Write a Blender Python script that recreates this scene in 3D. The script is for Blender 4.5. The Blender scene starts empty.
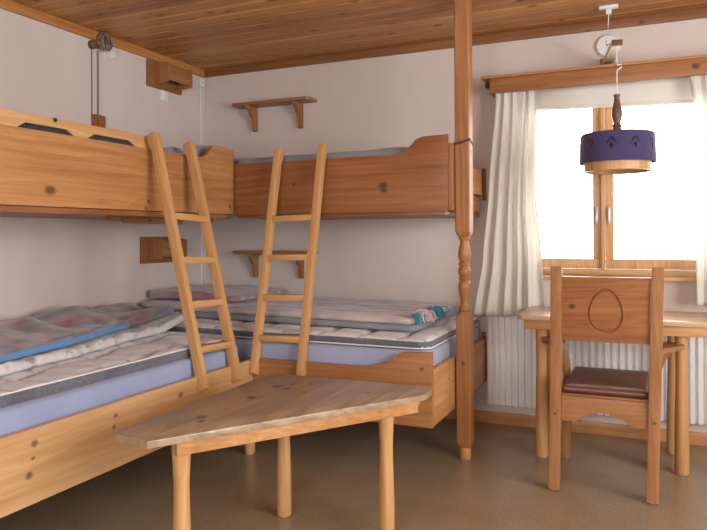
import bpy, bmesh, math, random
from mathutils import Vector, Matrix, noise

random.seed(7)
PI = math.pi
SC = bpy.context.scene
COL = SC.collection

# ------------------------------------------------------------------ mesh helpers
class MB:
    """collects simple shapes into one mesh"""
    def __init__(self):
        self.bm = bmesh.new()

    def _bevel(self, verts, w, seg=2):
        if w <= 0:
            return
        vs = set(verts)
        es = [e for e in self.bm.edges if e.verts[0] in vs and e.verts[1] in vs]
        bmesh.ops.bevel(self.bm, geom=es, offset=w, segments=seg, profile=0.6, affect='EDGES', clamp_overlap=True)

    def box(self, lo, hi, bev=0.003, mat=0, M=None):
        x0, y0, z0 = lo; x1, y1, z1 = hi
        co = [(x0, y0, z0), (x1, y0, z0), (x1, y1, z0), (x0, y1, z0), (x0, y0, z1), (x1, y0, z1), (x1, y1, z1), (x0, y1, z1)]
        if M is not None:
            co = [M @ Vector(c) for c in co]
        v = [self.bm.verts.new(c) for c in co]
        for f in ((3, 2, 1, 0), (4, 5, 6, 7), (0, 1, 5, 4), (1, 2, 6, 5), (2, 3, 7, 6), (3, 0, 4, 7)):
            self.bm.faces.new([v[i] for i in f]).material_index = mat
        self._bevel(v, bev)
        return self

    def prism(self, pts, axis, a0, a1, bev=0.003, M=None):
        """pts: outline in the two other axes (order x,y,z without axis), extruded from a0 to a1"""
        def mk(p, a):
            c = list(p); c.insert(axis, a)
            c = Vector(c)
            return M @ c if M is not None else c
        n = len(pts)
        A = [self.bm.verts.new(mk(p, a0)) for p in pts]
        B = [self.bm.verts.new(mk(p, a1)) for p in pts]
        fs = [self.bm.faces.new(A[::-1]), self.bm.faces.new(B)]
        for i in range(n):
            j = (i + 1) % n
            fs.append(self.bm.faces.new([A[i], A[j], B[j], B[i]]))
        bmesh.ops.recalc_face_normals(self.bm, faces=fs)
        if bev > 0:
            es = [e for f in fs[:2] for e in f.edges]
            bmesh.ops.bevel(self.bm, geom=list(set(es)), offset=bev, segments=2, profile=0.6, affect='EDGES', clamp_overlap=True)
        return self

    def lathe(self, prof, c=(0, 0, 0), n=28, mat=0):
        """prof: list of (r, z) from bottom to top"""
        rows = []
        for r, z in prof:
            if r < 1e-5:
                rows.append([self.bm.verts.new((c[0], c[1], c[2] + z))])
            else:
                rows.append([self.bm.verts.new((c[0] + r * math.cos(2 * PI * k / n), c[1] + r * math.sin(2 * PI * k / n), c[2] + z)) for k in range(n)])
        for a, b in zip(rows, rows[1:]):
            for k in range(n):
                j = (k + 1) % n
                if len(a) == 1 and len(b) == 1:
                    continue
                if len(a) == 1:
                    f = [a[0], b[j], b[k]]
                elif len(b) == 1:
                    f = [a[k], a[j], b[0]]
                else:
                    f = [a[k], a[j], b[j], b[k]]
                self.bm.faces.new(f).material_index = mat
        if len(rows[0]) > 1:
            self.bm.faces.new(rows[0][::-1]).material_index = mat
        if len(rows[-1]) > 1:
            self.bm.faces.new(rows[-1]).material_index = mat
        return self

    def tube(self, pts, r, n=8, closed=False):
        pts = [Vector(p) for p in pts]
        rows = []
        up = Vector((0.13, 0.31, 0.94)).normalized()
        N = len(pts)
        for i, p in enumerate(pts):
            a = pts[(i - 1) % N] if (closed or i > 0) else p
            b = pts[(i + 1) % N] if (closed or i < N - 1) else p
            t = (b - a).normalized()
            s = t.cross(up)
            if s.length < 1e-3:
                s = t.cross(Vector((1, 0, 0)))
            s.normalize(); w = s.cross(t)
            rows.append([self.bm.verts.new(p + r * (math.cos(2 * PI * k / n) * s + math.sin(2 * PI * k / n) * w)) for k in range(n)])
        R = list(zip(rows, rows[1:]))
        if closed:
            R.append((rows[-1], rows[0]))
        for a, b in R:
            for k in range(n):
                j = (k + 1) % n
                self.bm.faces.new([a[k], a[j], b[j], b[k]])
        if not closed:
            self.bm.faces.new(rows[0][::-1]); self.bm.faces.new(rows[-1])
        return self

    def grid(self, nu, nv, fn, closed_u=False):
        rows = [[self.bm.verts.new(fn(i / nu, j / nv)) for i in range(nu + (0 if closed_u else 1))] for j in range(nv + 1)]
        for j in range(nv):
            for i in range(nu):
                k = (i + 1) % len(rows[0])
                self.bm.faces.new([rows[j][i], rows[j][k], rows[j + 1][k], rows[j + 1][i]])
        return self

    def build(self, name, mat, parent=None, label=None, smooth=35, recalc=True):
        bm = self.bm
        if recalc:
            bmesh.ops.recalc_face_normals(bm, faces=bm.faces)
        me = bpy.data.meshes.new(name)
        bm.to_mesh(me); bm.free()
        mats = mat if isinstance(mat, (list, tuple)) else [mat]
        for m in mats:
            me.materials.append(m)
        me.polygons.foreach_set('use_smooth', [True] * len(me.polygons))
        me.set_sharp_from_angle(angle=math.radians(smooth))
        o = bpy.data.objects.new(name, me)
        COL.objects.link(o)
        if parent is not None:
            o.parent = parent
        if label:
            o['label'] = label
        return o


def thing(name, label, cat, loc=(0, 0, 0), rot=(0, 0, 0), group=None):
    o = bpy.data.objects.new(name, None)
    o.empty_display_size = 0.1
    COL.objects.link(o)
    o.location = loc; o.rotation_euler = rot
    o['label'] = label; o['category'] = cat
    if group:
        o['group'] = group
    return o


def tag(o, label, cat, group=None, loc=None):
    o['label'] = label; o['category'] = cat
    if group:
        o['group'] = group
    if loc is not None:
        o.location = loc
    return o


def struct(o, label=None, cat=None):
    o['kind'] = 'structure'
    if label:
        o['label'] = label
    if cat:
        o['category'] = cat
    return o


def dup(root, loc, rot, label, group=None):
    r = root.copy(); COL.objects.link(r)
    r.location = loc; r.rotation_euler = rot; r['label'] = label
    if group:
        r['group'] = group
    for ch in list(root.children):
        c = ch.copy(); COL.objects.link(c); c.parent = r
        for g in list(ch.children):
            d = g.copy(); COL.objects.link(d); d.parent = c
    return r

# ------------------------------------------------------------------ materials
class NT:
    def __init__(self, name):
        self.m = bpy.data.materials.new(name)
        self.m.use_nodes = True
        self.t = self.m.node_tree
        self.t.nodes.clear()
        self.out = self.n('ShaderNodeOutputMaterial')

    def n(self, typ, **kw):
        nd = self.t.nodes.new(typ)
        for k, v in kw.items():
            if k in nd.inputs.keys() if isinstance(k, str) else False:
                nd.inputs[k].default_value = v
            else:
                setattr(nd, k, v)
        return nd

    def l(self, a, b):
        self.t.links.new(a, b)

    def val(self, nd, key, v):
        if hasattr(v, 'is_linked') or hasattr(v, 'links'):
            self.l(v, nd.inputs[key])
        else:
            nd.inputs[key].default_value = v

    def math(self, op, a, b=0.0, c=0.0):
        nd = self.t.nodes.new('ShaderNodeMath'); nd.operation = op
        for i, v in enumerate((a, b, c)):
            self.val(nd, i, v)
        return nd.outputs[0]

    def vmath(self, op, a, b=(0, 0, 0), scale=None):
        nd = self.t.nodes.new('ShaderNodeVectorMath'); nd.operation = op
        self.val(nd, 0, a); self.val(nd, 1, b)
        if scale is not None:
            nd.inputs['Scale'].default_value = scale
        return nd.outputs['Value'] if op in ('LENGTH', 'DISTANCE', 'DOT_PRODUCT') else nd.outputs['Vector']

    def noise(self, vec, scale=5.0, detail=2.0, rough=0.5, out='Fac'):
        nd = self.t.nodes.new('ShaderNodeTexNoise')
        self.l(vec, nd.inputs['Vector'])
        nd.inputs['Scale'].default_value = scale
        nd.inputs['Detail'].default_value = detail
        nd.inputs['Roughness'].default_value = rough
        return nd.outputs[out]

    def ramp(self, fac, stops):
        nd = self.t.nodes.new('ShaderNodeValToRGB')
        cr = nd.color_ramp
        while len(cr.elements) < len(stops):
            cr.elements.new(0.5)
        for e, (p, c) in zip(cr.elements, stops):
            e.position = p
            e.color = (*c, 1) if len(c) == 3 else c
        self.l(fac, nd.inputs[0])
        return nd.outputs[0]

    def mix(self, fac, a, b, mode='MIX'):
        nd = self.t.nodes.new('ShaderNodeMix'); nd.data_type = 'RGBA'; nd.blend_type = mode
        self.val(nd, 0, fac)
        for k, v in ((6, a), (7, b)):
            if hasattr(v, 'links'):
                self.l(v, nd.inputs[k])
            else:
                nd.inputs[k].default_value = (*v, 1) if len(v) == 3 else v
        return nd.outputs[2]

    def maprange(self, v, a, b, c=0.0, d=1.0, smooth=True):
        nd = self.t.nodes.new('ShaderNodeMapRange')
        if smooth:
            nd.interpolation_type = 'SMOOTHSTEP'
        self.l(v, nd.inputs[0])
        for i, x in enumerate((a, b, c, d)):
            nd.inputs[i + 1].default_value = x
        return nd.outputs[0]

    def mapping(self, vec, scale=(1, 1, 1), loc=(0, 0, 0), rot=(0, 0, 0)):
        nd = self.t.nodes.new('ShaderNodeMapping')
        self.l(vec, nd.inputs[0])
        nd.inputs['Location'].default_value = loc
        nd.inputs['Rotation'].default_value = rot
        nd.inputs['Scale'].default_value = scale
        return nd.outputs[0]

    def coord(self, which='Object'):
        return self.t.nodes.new('ShaderNodeTexCoord').outputs[which]

    def finish(self, color, rough=0.5, bump=None, bump_d=0.002, spec=0.5, metal=0.0, sheen=0.0, coat=0.0, bump_s=1.0):
        p = self.t.nodes.new('ShaderNodeBsdfPrincipled')
        self.val(p, 'Base Color', color if hasattr(color, 'links') else (*color, 1))
        self.val(p, 'Roughness', rough)
        p.inputs['Specular IOR Level'].default_value = spec
        p.inputs['Metallic'].default_value = metal
        p.inputs['Sheen Weight'].default_value = sheen
        p.inputs['Coat Weight'].default_value = coat
        p.inputs['Coat Roughness'].default_value = 0.25
        if bump is not None:
            b = self.t.nodes.new('ShaderNodeBump')
            b.inputs['Strength'].default_value = bump_s
            b.inputs['Distance'].default_value = bump_d
            self.l(bump, b.inputs['Height'])
            self.l(b.outputs[0], p.inputs['Normal'])
        self.l(p.outputs[0], self.out.inputs[0])
        self.p = p
        return self.m


AX = {'x': 0, 'y': 1, 'z': 2}
_woods = {}
TONES = {  # light, dark
    'honey': ((0.58, 0.310, 0.125), (0.33, 0.135, 0.040)),
    'pale': ((0.66, 0.420, 0.205), (0.45, 0.230, 0.082)),
    'ladder': ((0.60, 0.350, 0.150), (0.40, 0.190, 0.062)),
    'brown': ((0.36, 0.145, 0.050), (0.165, 0.055, 0.017)),
    'amber': ((0.43, 0.200, 0.072), (0.235, 0.086, 0.026)),
    'ceil': ((0.60, 0.290, 0.095), (0.30, 0.110, 0.030)),
    'worn': ((0.49, 0.365, 0.235), (0.205, 0.130, 0.070)),
    'dark': ((0.17, 0.085, 0.045), (0.09, 0.042, 0.022)),
    'chair': ((0.40, 0.195, 0.080), (0.23, 0.090, 0.030)),
    'desktop': ((0.62, 0.44, 0.27), (0.46, 0.29, 0.15)),
    'panel': ((0.52, 0.262, 0.098), (0.28, 0.110, 0.034)),
    'trim': ((0.30, 0.135, 0.055), (0.17, 0.066, 0.024)),
}


def wood(tone, axis, knots=(), rough=0.34, rk=0.0, seed=0.0, ring=1.0, boards=None, rks=1.9):
    """pine: growth rings stretched along the axis, fine fibre, knots at given local places"""
    key = (tone, axis, tuple(knots), rough, rk, seed, ring, boards)
    if key in _woods:
        return _woods[key]
    light, dark = TONES[tone]
    t = NT('pine_%s_%s_%d' % (tone, axis, len(_woods)))
    a = AX[axis]
    co = t.coord('Object')
    knotmask = None
    vec = co
    brd = None
    if boards:      # boards laid side by side: every board gets its own piece of tree
        bx, w = boards
        sep = t.t.nodes.new('ShaderNodeSeparateXYZ'); t.l(co, sep.inputs[0])
        fl = t.math('FLOOR', t.math('DIVIDE', sep.outputs[AX[bx]], w))
        wn = t.t.nodes.new('ShaderNodeTexWhiteNoise'); wn.noise_dimensions = '1D'
        t.l(fl, wn.inputs['W'])
        brd = wn.outputs['Value']
        vec = t.vmath('ADD', vec, t.vmath('SCALE', wn.outputs['Color'], scale=6.0))
    # knots push the rings aside
    for (kx, ky, kz, kr) in knots:
        st = [1.0, 1.0, 1.0]; st[a] = 0.75
        d = t.vmath('MULTIPLY', t.vmath('SUBTRACT', co, (kx, ky, kz)), tuple(st))
        dist = t.vmath('LENGTH', d)
        nz = t.noise(co, 60, 2)
        dist = t.math('ADD', dist, t.math('MULTIPLY', t.math('SUBTRACT', nz, 0.5), kr * 0.7))
        m = t.maprange(dist, kr * 0.45, kr * 1.35, 1.0, 0.0)
        knotmask = m if knotmask is None else t.math('MAXIMUM', knotmask, m)
    if rk > 0:
        st = [2.6] * 3; st[a] = 1.5
        v2 = t.mapping(vec, tuple(st), (seed * 1.3 + .17, seed * .7 + .33, seed * .9 + .2))
        vo = t.t.nodes.new('ShaderNodeTexVoronoi'); t.l(v2, vo.inputs['Vector'])
        vo.inputs['Scale'].default_value = rks
        m = t.maprange(vo.outputs['Distance'], rk * 0.45, rk * 1.4, 1.0, 0.0)
        knotmask = m if knotmask is None else t.math('MAXIMUM', knotmask, m)
    sl = [5.0] * 3; sl[a] = 0.7
    warp = t.vmath('SCALE', t.vmath('SUBTRACT', t.noise(t.mapping(vec, tuple(sl), (seed, seed * .37, 0)), 1.0, 3, 0.55, 'Color'), (0.5, 0.5, 0.5)), scale=0.085)
    rv = t.vmath('ADD', t.mapping(vec, (1, 1, 1), (0.07 + seed * .013, 0.12, 0.09 + seed * .011), (0.035, 0.03, 0.04)), warp)
    if knotmask is not None:
        rv = t.vmath('ADD', rv, t.vmath('SCALE', t.n('ShaderNodeCombineXYZ').outputs[0], scale=1.0))
        cmb = t.t.nodes.new('ShaderNodeCombineXYZ')
        for i in range(3):
            t.l(t.math('MULTIPLY', knotmask, 0.02), cmb.inputs[i])
        rv = t.vmath('ADD', rv, cmb.outputs[0])
    wv = t.t.nodes.new('ShaderNodeTexWave')
    wv.wave_type = 'RINGS'; wv.rings_direction = axis.upper(); wv.wave_profile = 'SAW'
    t.l(rv, wv.inputs['Vector'])
    wv.inputs['Scale'].default_value = 14.0 * ring
    wv.inputs['Distortion'].default_value = 1.1
    wv.inputs['Detail'].default_value = 1.0
    sf = [170.0] * 3; sf[a] = 3.5
    fib = t.noise(t.mapping(vec, tuple(sf)), 1.0, 2)
    sm = [42.0] * 3; sm[a] = 0.9
    med = t.noise(t.vmath('ADD', t.mapping(rv, tuple(sm)), (seed, seed, seed)), 1.0, 3, 0.6)
    big = t.noise(t.mapping(vec, tuple(0.9 if i == a else 5.0 for i in range(3)), (seed * 2.1, 0, seed)), 1.0, 2)
    f = t.math('ADD', t.math('MULTIPLY', wv.outputs['Fac'], 0.22), t.math('MULTIPLY', fib, 0.30))
    f = t.math('ADD', f, t.math('MULTIPLY', t.math('SUBTRACT', med, 0.5), 1.15))
    f = t.math('ADD', t.math('ADD', f, 0.18), t.math('MULTIPLY', t.math('SUBTRACT', big, 0.5), 0.9))
    if brd is not None:
        f = t.math('ADD', f, t.math('MULTIPLY', t.math('SUBTRACT', brd, 0.5), 0.8))
    mid = tuple(0.5 * (p + q) for p, q in zip(light, dark))
    colr = t.ramp(f, [(0.05, light), (0.45, mid), (0.95, dark)])
    if knotmask is not None:
        kd = tuple(c * 0.30 for c in dark)
        colr = t.mix(t.math('MULTIPLY', knotmask, 0.8), colr, kd)
    rg = t.math('ADD', rough, t.math('MULTIPLY', fib, 0.12))
    m = t.finish(colr, rg, bump=fib, bump_d=0.0006, spec=0.4)
    _woods[key] = m
    return m


def plain(name, c, rough=0.5, metal=0.0, nscale=40.0, amt=0.08, bump=0.0, spec=0.5, sheen=0.0):
    t = NT(name)
    co = t.coord('Object')
    nz = t.noise(co, nscale, 3)
    dk = tuple(x * (1 - amt) for x in c); lt = tuple(min(1, x * (1 + amt)) for x in c)
    colr = t.ramp(nz, [(0.3, dk), (0.7, lt)])
    return t.finish(colr, rough, bump=nz if bump else None, bump_d=bump, metal=metal, spec=spec, sheen=sheen)


def wall_mat():
    t = NT('painted_woven_wallpaper')
    co = t.coord('Object')
    w = t.noise(t.mapping(co, (260, 260, 40)), 1.0, 2)
    w2 = t.noise(t.mapping(co, (40, 40, 260)), 1.0, 2)
    h = t.math('ADD', w, w2)
    big = t.noise(t.mapping(co, (2.2, 2.2, 0.7)), 1.0, 3)
    colr = t.ramp(big, [(0.3, (0.615, 0.530, 0.475)), (0.7, (0.675, 0.590, 0.535))])
    return t.finish(colr, 0.75, bump=h, bump_d=0.0012, spec=0.25)


def floor_mat():
    t = NT('brown_speckled_linoleum')
    co = t.coord('Object')
    a = t.noise(co, 130, 3, 0.7)
    b = t.noise(co, 6, 3)
    c = t.noise(co, 1.3, 2)
    f = t.math('ADD', t.math('MULTIPLY', a, 0.75), t.math('ADD', t.math('MULTIPLY', b, 0.13), t.math('MULTIPLY', c, 0.12)))
    colr = t.ramp(f, [(0.34, (0.190, 0.132, 0.076)), (0.52, (0.305, 0.226, 0.140)), (0.70, (0.41, 0.315, 0.208))])
    return t.finish(colr, 0.27, bump=a, bump_d=0.0002, spec=0.45)


def fabric(name, c, weave=900.0, amt=0.12, sheen=0.3, blotch=None, rough=0.9):
    t = NT(name)
    co = t.coord('Object')
    nz = t.noise(co, weave, 1)
    bg = t.noise(co, 5, 3)
    dk = tuple(x * (1 - amt) for x in c); lt = tuple(min(1, x * (1 + amt)) for x in c)
    colr = t.ramp(nz, [(0.3, dk), (0.7, lt)])
    colr = t.mix(t.maprange(bg, 0.35, 0.7, 0.0, 0.5), colr, blotch or dk)
    return t.finish(colr, rough, bump=nz, bump_d=0.0008, spec=0.15, sheen=sheen)


def plaid(name, cols, period, cross=0.35, axis=0, rot=0.0):
    """woollen blanket: stripes of several colours crossed by fainter stripes"""
    t = NT(name)
    co = t.mapping(t.coord('Object'), rot=(0, 0, rot))
    wob = t.vmath('SCALE', t.vmath('SUBTRACT', t.noise(co, 9, 2, 0.5, 'Color'), (0.5, 0.5, 0.5)), scale=0.03)
    sep = t.t.nodes.new('ShaderNodeSeparateXYZ')
    t.l(t.vmath('ADD', co, wob), sep.inputs[0])
    def stripes(ch, per):
        fr = t.math('FRACT', t.math('DIVIDE', t.math('ADD', sep.outputs[ch], 10.0), per))
        n = len(cols)
        st = []
        for i, c in enumerate(cols):
            st.append((i / n + 0.001, c))
        nd = t.t.nodes.new('ShaderNodeValToRGB'); nd.color_ramp.interpolation = 'EASE'
        cr = nd.color_ramp
        while len(cr.elements) < n:
            cr.elements.new(0.5)
        for e, (p, c) in zip(cr.elements, st):
            e.position = p; e.color = (*c, 1)
        t.l(fr, nd.inputs[0])
        return nd.outputs[0]
    base = t.mix(cross, stripes(axis, period), stripes(1 - axis, period * 1.3))
    nz = t.noise(t.coord('Object'), 500, 2)
    colr = t.mix(t.math('MULTIPLY', nz, 0.25), base, (0.12, 0.10, 0.11))
    return t.finish(colr, 0.95, bump=nz, bump_d=0.001, spec=0.1, sheen=0.4)


def curtain_mat():
    t = NT('off_white_curtain_cloth')
    co = t.coord('Object')
    nz = t.noise(t.mapping(co, (700, 700, 500)), 1.0, 1)
    colr = t.ramp(nz, [(0.3, (0.80, 0.78, 0.72)), (0.7, (0.90, 0.88, 0.82))])
    d = t.t.nodes.new('ShaderNodeBsdfDiffuse'); t.l(colr, d.inputs[0])
    tr = t.t.nodes.new('ShaderNodeBsdfTranslucent'); t.l(colr, tr.inputs[0])
    mx = t.t.nodes.new('ShaderNodeMixShader'); mx.inputs[0].default_value = 0.42
    t.l(d.outputs[0], mx.inputs[1]); t.l(tr.outputs[0], mx.inputs[2]); t.l(mx.outputs[0], t.out.inputs[0])
    return t.m


def glass_mat():
    t = NT('window_glass')
    tr = t.t.nodes.new('ShaderNodeBsdfTransparent'); tr.inputs[0].default_value = (0.96, 0.97, 0.98, 1)
    gl = t.t.nodes.new('ShaderNodeBsdfGlossy'); gl.inputs['Roughness'].default_value = 0.02
    lw = t.t.nodes.new('ShaderNodeFresnel'); lw.inputs[0].default_value = 1.45
    mx = t.t.nodes.new('ShaderNodeMixShader')
    t.l(lw.outputs[0], mx.inputs[0]); t.l(tr.outputs[0], mx.inputs[1]); t.l(gl.outputs[0], mx.inputs[2])
    t.l(mx.outputs[0], t.out.inputs[0])
    return t.m


WALL = wall_mat(); FLOOR = floor_mat(); CURT = curtain_mat(); GLASS = glass_mat()
WHITE = plain('white_plastic', (0.74, 0.74, 0.72), 0.4, amt=0.03)
ENAMEL = plain('white_radiator_enamel', (0.80, 0.79, 0.77), 0.35, amt=0.03)
DARKMETAL = plain('dark_metal', (0.05, 0.045, 0.04), 0.45, metal=0.6)
STEEL = plain('brushed_steel', (0.45, 0.46, 0.48), 0.35, metal=0.9)
GREYCABLE = plain('grey_cable', (0.22, 0.17, 0.14), 0.6)
LEATHER = plain('brown_leather', (0.125, 0.048, 0.030), 0.34, nscale=220, amt=0.25, bump=0.0006)
BLUEMAT = fabric('lavender_blue_mattress_ticking', (0.29, 0.335, 0.50), 500, 0.16, blotch=(0.23, 0.27, 0.42))
GREYMAT = fabric('grey_lavender_mattress_ticking', (0.36, 0.37, 0.47), 500, 0.12)
BAND = fabric('charcoal_melange_band', (0.13, 0.137, 0.16), 260, 0.5)
QUILT = fabric('pale_grey_quilted_cover', (0.60, 0.57, 0.58), 700, 0.06)
SEAM_SHADE = fabric('shaded_quilting_thread', (0.44, 0.42, 0.43), 700, 0.06)  # seam stitching greyed to stand in for shade in the quilt grooves
PIPING = fabric('white_piping', (0.70, 0.70, 0.70), 600, 0.05)
PRINT = None
def print_mat():
    t = NT('white_duvet_with_grey_print')
    co = t.coord('Object')
    a = t.noise(t.mapping(co, (14, 9, 9)), 1.0, 4, 0.7)
    colr = t.ramp(a, [(0.42, (0.62, 0.61, 0.63)), (0.56, (0.58, 0.56, 0.55)), (0.63, (0.28, 0.26, 0.24))])
    b = t.noise(co, 500, 1)
    return t.finish(colr, 0.9, bump=b, bump_d=0.0008, spec=0.15, sheen=0.3)
PRINT = print_mat()
PLAID_A = plaid('dusky_red_and_grey_plaid_wool', [(0.30, 0.12, 0.12), (0.30, 0.20, 0.18), (0.13, 0.14, 0.18), (0.36, 0.28, 0.23), (0.34, 0.09, 0.12), (0.15, 0.16, 0.20)], 0.36, 0.2, axis=0, rot=0.25)
PLAID_B = plaid('blue_pink_and_cream_plaid_wool', [(0.40, 0.36, 0.36), (0.46, 0.20, 0.24), (0.62, 0.52, 0.52), (0.17, 0.26, 0.40), (0.28, 0.34, 0.42), (0.60, 0.50, 0.46)], 0.27, 0.2, axis=1, rot=0.05)
GREYBLANKET = fabric('grey_green_wool', (0.24, 0.25, 0.26), 400, 0.2)
BLUEBIND = fabric('blue_satin_binding', (0.10, 0.27, 0.52), 400, 0.1)
TURQ = fabric('turquoise_wool', (0.06, 0.30, 0.42), 300, 0.2)
PINK = fabric('pale_pink_wool', (0.66, 0.47, 0.52), 300, 0.2)
PATCH = fabric('worn_blue_cotton', (0.22, 0.27, 0.38), 300, 0.2, blotch=(0.42, 0.30, 0.30))
NAVY = fabric('navy_purple_felt', (0.062, 0.052, 0.135), 500, 0.2)
MOTIF = fabric('black_felt', (0.018, 0.015, 0.045), 500, 0.2)
BLIND = fabric('cream_blind_cloth', (0.78, 0.74, 0.66), 600, 0.04)

# ------------------------------------------------------------------ room
XL, YB, H = -3.065, 4.17, 2.39
XR, YF = 2.3, -1.7
T = 0.16
OX0, OX1, OZ0, OZ1 = -0.76, 0.66, 0.92, 2.03     # window opening

m = MB(); m.box((XL - T, YF - T, -0.1), (XR + T, YB + T, 0.0), 0)
struct(m.build('floor', FLOOR), 'brown speckled linoleum floor', 'floor')

# ceiling: boards running along the back wall with V joints
m = MB()
BW = 0.112
prof = []
y = YB
k = 0
while y > YF - 0.02:
    y0 = y; y1 = y - BW
    prof += [(y0, H + 0.012), (y0 - 0.009, H), (y1 + 0.009, H)]
    y = y1
prof.append((y, H + 0.012))
prof += [(y, H + 0.06), (YB, H + 0.06)]
m.prism(prof, 0, XL - 0.0, XR, 0)
ceil_o = m.build('ceiling', wood('ceil', 'x', rough=0.36, rk=0.15, rks=3.4, boards=('y', BW)))
ceil_o.location = (0, 0, 0)
struct(ceil_o, 'varnished pine board ceiling', 'ceiling')

m = MB(); m.box((XL - T, YF - T, 0), (XL, YB + T, H + 0.06), 0)
struct(m.build('wall_left', WALL), 'pale woven wall on the left', 'wall')
m = MB()
m.box((XL, YB, 0), (OX0, YB + T, H + 0.06), 0)
m.box((OX1, YB, 0), (XR, YB + T, H + 0.06), 0)
m.box((OX0, YB, 0), (OX1, YB + T, OZ0), 0)
m.box((OX0, YB, OZ1), (OX1, YB + T, H + 0.06), 0)
struct(m.build('wall_back', WALL), 'pale woven wall with the window', 'wall')
# right and front wall, out of the frame: a right window, and a front opening added for fill light
RW = (-0.2, 2.5, 0.7, 2.2)
m = MB()
m.box((XR, YF, 0), (XR + T, RW[0], H + 0.06), 0)
m.box((XR, RW[1], 0), (XR + T, YB + T, H + 0.06), 0)
m.box((XR, RW[0], 0), (XR + T, RW[1], RW[2]), 0)
m.box((XR, RW[0], RW[3]), (XR + T, RW[1], H + 0.06), 0)
struct(m.build('wall_right', WALL), 'pale wall on the right', 'wall')
FW = (-1.1, 0.5, 0.9, 2.05)
m = MB()
m.box((XL, YF - T, 0), (FW[0], YF, H + 0.06), 0)
m.box((FW[1], YF - T, 0), (XR + T, YF, H + 0.06), 0)
m.box((FW[0], YF - T, 0), (FW[1], YF, FW[2]), 0)
m.box((FW[0], YF - T, FW[3]), (FW[1], YF, H + 0.06), 0)
struct(m.build('wall_front', WALL), 'pale wall behind the viewer', 'wall')

m = MB(); m.box((XL + 0.022, YB - 0.022, H - 0.054), (XR, YB, H), 0.004)
struct(m.build('trim_1', wood('trim', 'x', rk=0.05)), 'pine moulding along the top of the back wall', 'moulding')
m = MB(); m.box((XL, YF, H - 0.054), (XL + 0.022, YB, H), 0.004)
struct(m.build('trim_2', wood('ceil', 'y', rk=0.05)), 'pine moulding along the top of the left wall', 'moulding')
m = MB(); m.box((XL + 0.016, YB - 0.016, 0), (XR, YB, 0.072), 0.004)
struct(m.build('baseboard_back', wood('honey', 'x', rk=0.05)), 'pine baseboard below the radiator', 'baseboard')
m = MB(); m.box((XL, YF, 0), (XL + 0.016, YB, 0.072), 0.004)
struct(m.build('baseboard_left', wood('honey', 'y')), 'pine baseboard along the left wall', 'baseboard')

# window
win = thing('window_1', 'two light pine window with bright daylight behind', 'window', (0, YB + 0.03, OZ0))
struct(win)
wy0, wy1 = 0.0, 0.07
m = MB(); hgt = OZ1 - OZ0
m.box((OX0, wy0, 0), (OX1, wy1, 0.035), 0.003); m.box((OX0, wy0, hgt - 0.04), (OX1, wy1, hgt), 0.003)
m.box((OX0, wy0, 0.035), (OX0 + 0.04, wy1, hgt - 0.04), 0.003); m.box((OX1 - 0.04, wy0, 0.035), (OX1, wy1, hgt - 0.04), 0.003)
m.build('window_frame', wood('pale', 'x'), win)
m = MB(); m.box((-0.287, wy0 - 0.012, 0.035), (-0.266, wy1, hgt - 0.04), 0.004); m.build('mullion', wood('pale', 'z'), win)
def sash(x0, x1):
    q = MB()
    zb, zt = 0.037, hgt - 0.042
    q.box((x0, 0.012, zb), (x1, 0.055, zb + 0.058), 0.004); q.box((x0, 0.012, zt - 0.05), (x1, 0.055, zt), 0.004)
    q.box((x0, 0.012, zb + 0.058), (x0 + 0.045, 0.055, zt - 0.05), 0.004); q.box((x1 - 0.045, 0.012, zb + 0.058), (x1, 0.055, zt - 0.05), 0.004)
    s = q.build('sash', wood('pale', 'z', seed=1), win)
    g = MB(); g.box((x0 + 0.04, 0.03, zb + 0.05), (x1 - 0.04, 0.034, zt - 0.045), 0); g.build('pane', GLASS, s)
    return s
s1 = sash(OX0 + 0.041, -0.289); s2 = sash(-0.264, OX1 - 0.041)
for s, x in ((s1, -0.309), (s2, -0.243)):
    q = MB(); q.box((x - 0.008, -0.002, 0.32), (x + 0.008, 0.012, 0.40), 0.003); q.box((x - 0.006, -0.022, 0.30), (x + 0.006, -0.002, 0.385), 0.003)
    q.build('window_catch', STEEL, s, 'steel window catch')
m = MB(); m.box((OX0 - 0.02, -0.085, -0.022), (OX1 + 0.02, 0.0, 0.0), 0.004)
m.build('window_sill', wood('pale', 'x', seed=2), win)

# roller blind half hidden by the pelmet
rb = thing('roller_blind', 'cream roller blind drawn a little way down at the window top', 'blind', (0, 4.135, 0))
m = MB(); m.grid(4, 6, lambda u, v: Vector((-0.74 + 1.37 * u, 0.0, 1.907 - 0.042 * u + (0.148 + 0.042 * u) * v)))
o = m.build('blind_cloth', BLIND, rb); md = o.modifiers.new('thickness', 'SOLIDIFY'); md.thickness = 0.002
m = MB(); m.box((-0.74, -0.006, -0.008), (0.63, 0.008, 0.008), 0.003, M=Matrix.Translation((0, 0, 1.884)) @ Matrix.Rotation(0.0306, 4, 'Y')); m.build('bottom_bar', BLIND, rb)
m = MB(); m.tube([(-0.74, 0.0, 2.065), (0.63, 0.0, 2.065)], 0.02, 14); m.build('roller_tube', WHITE, rb)

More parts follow.
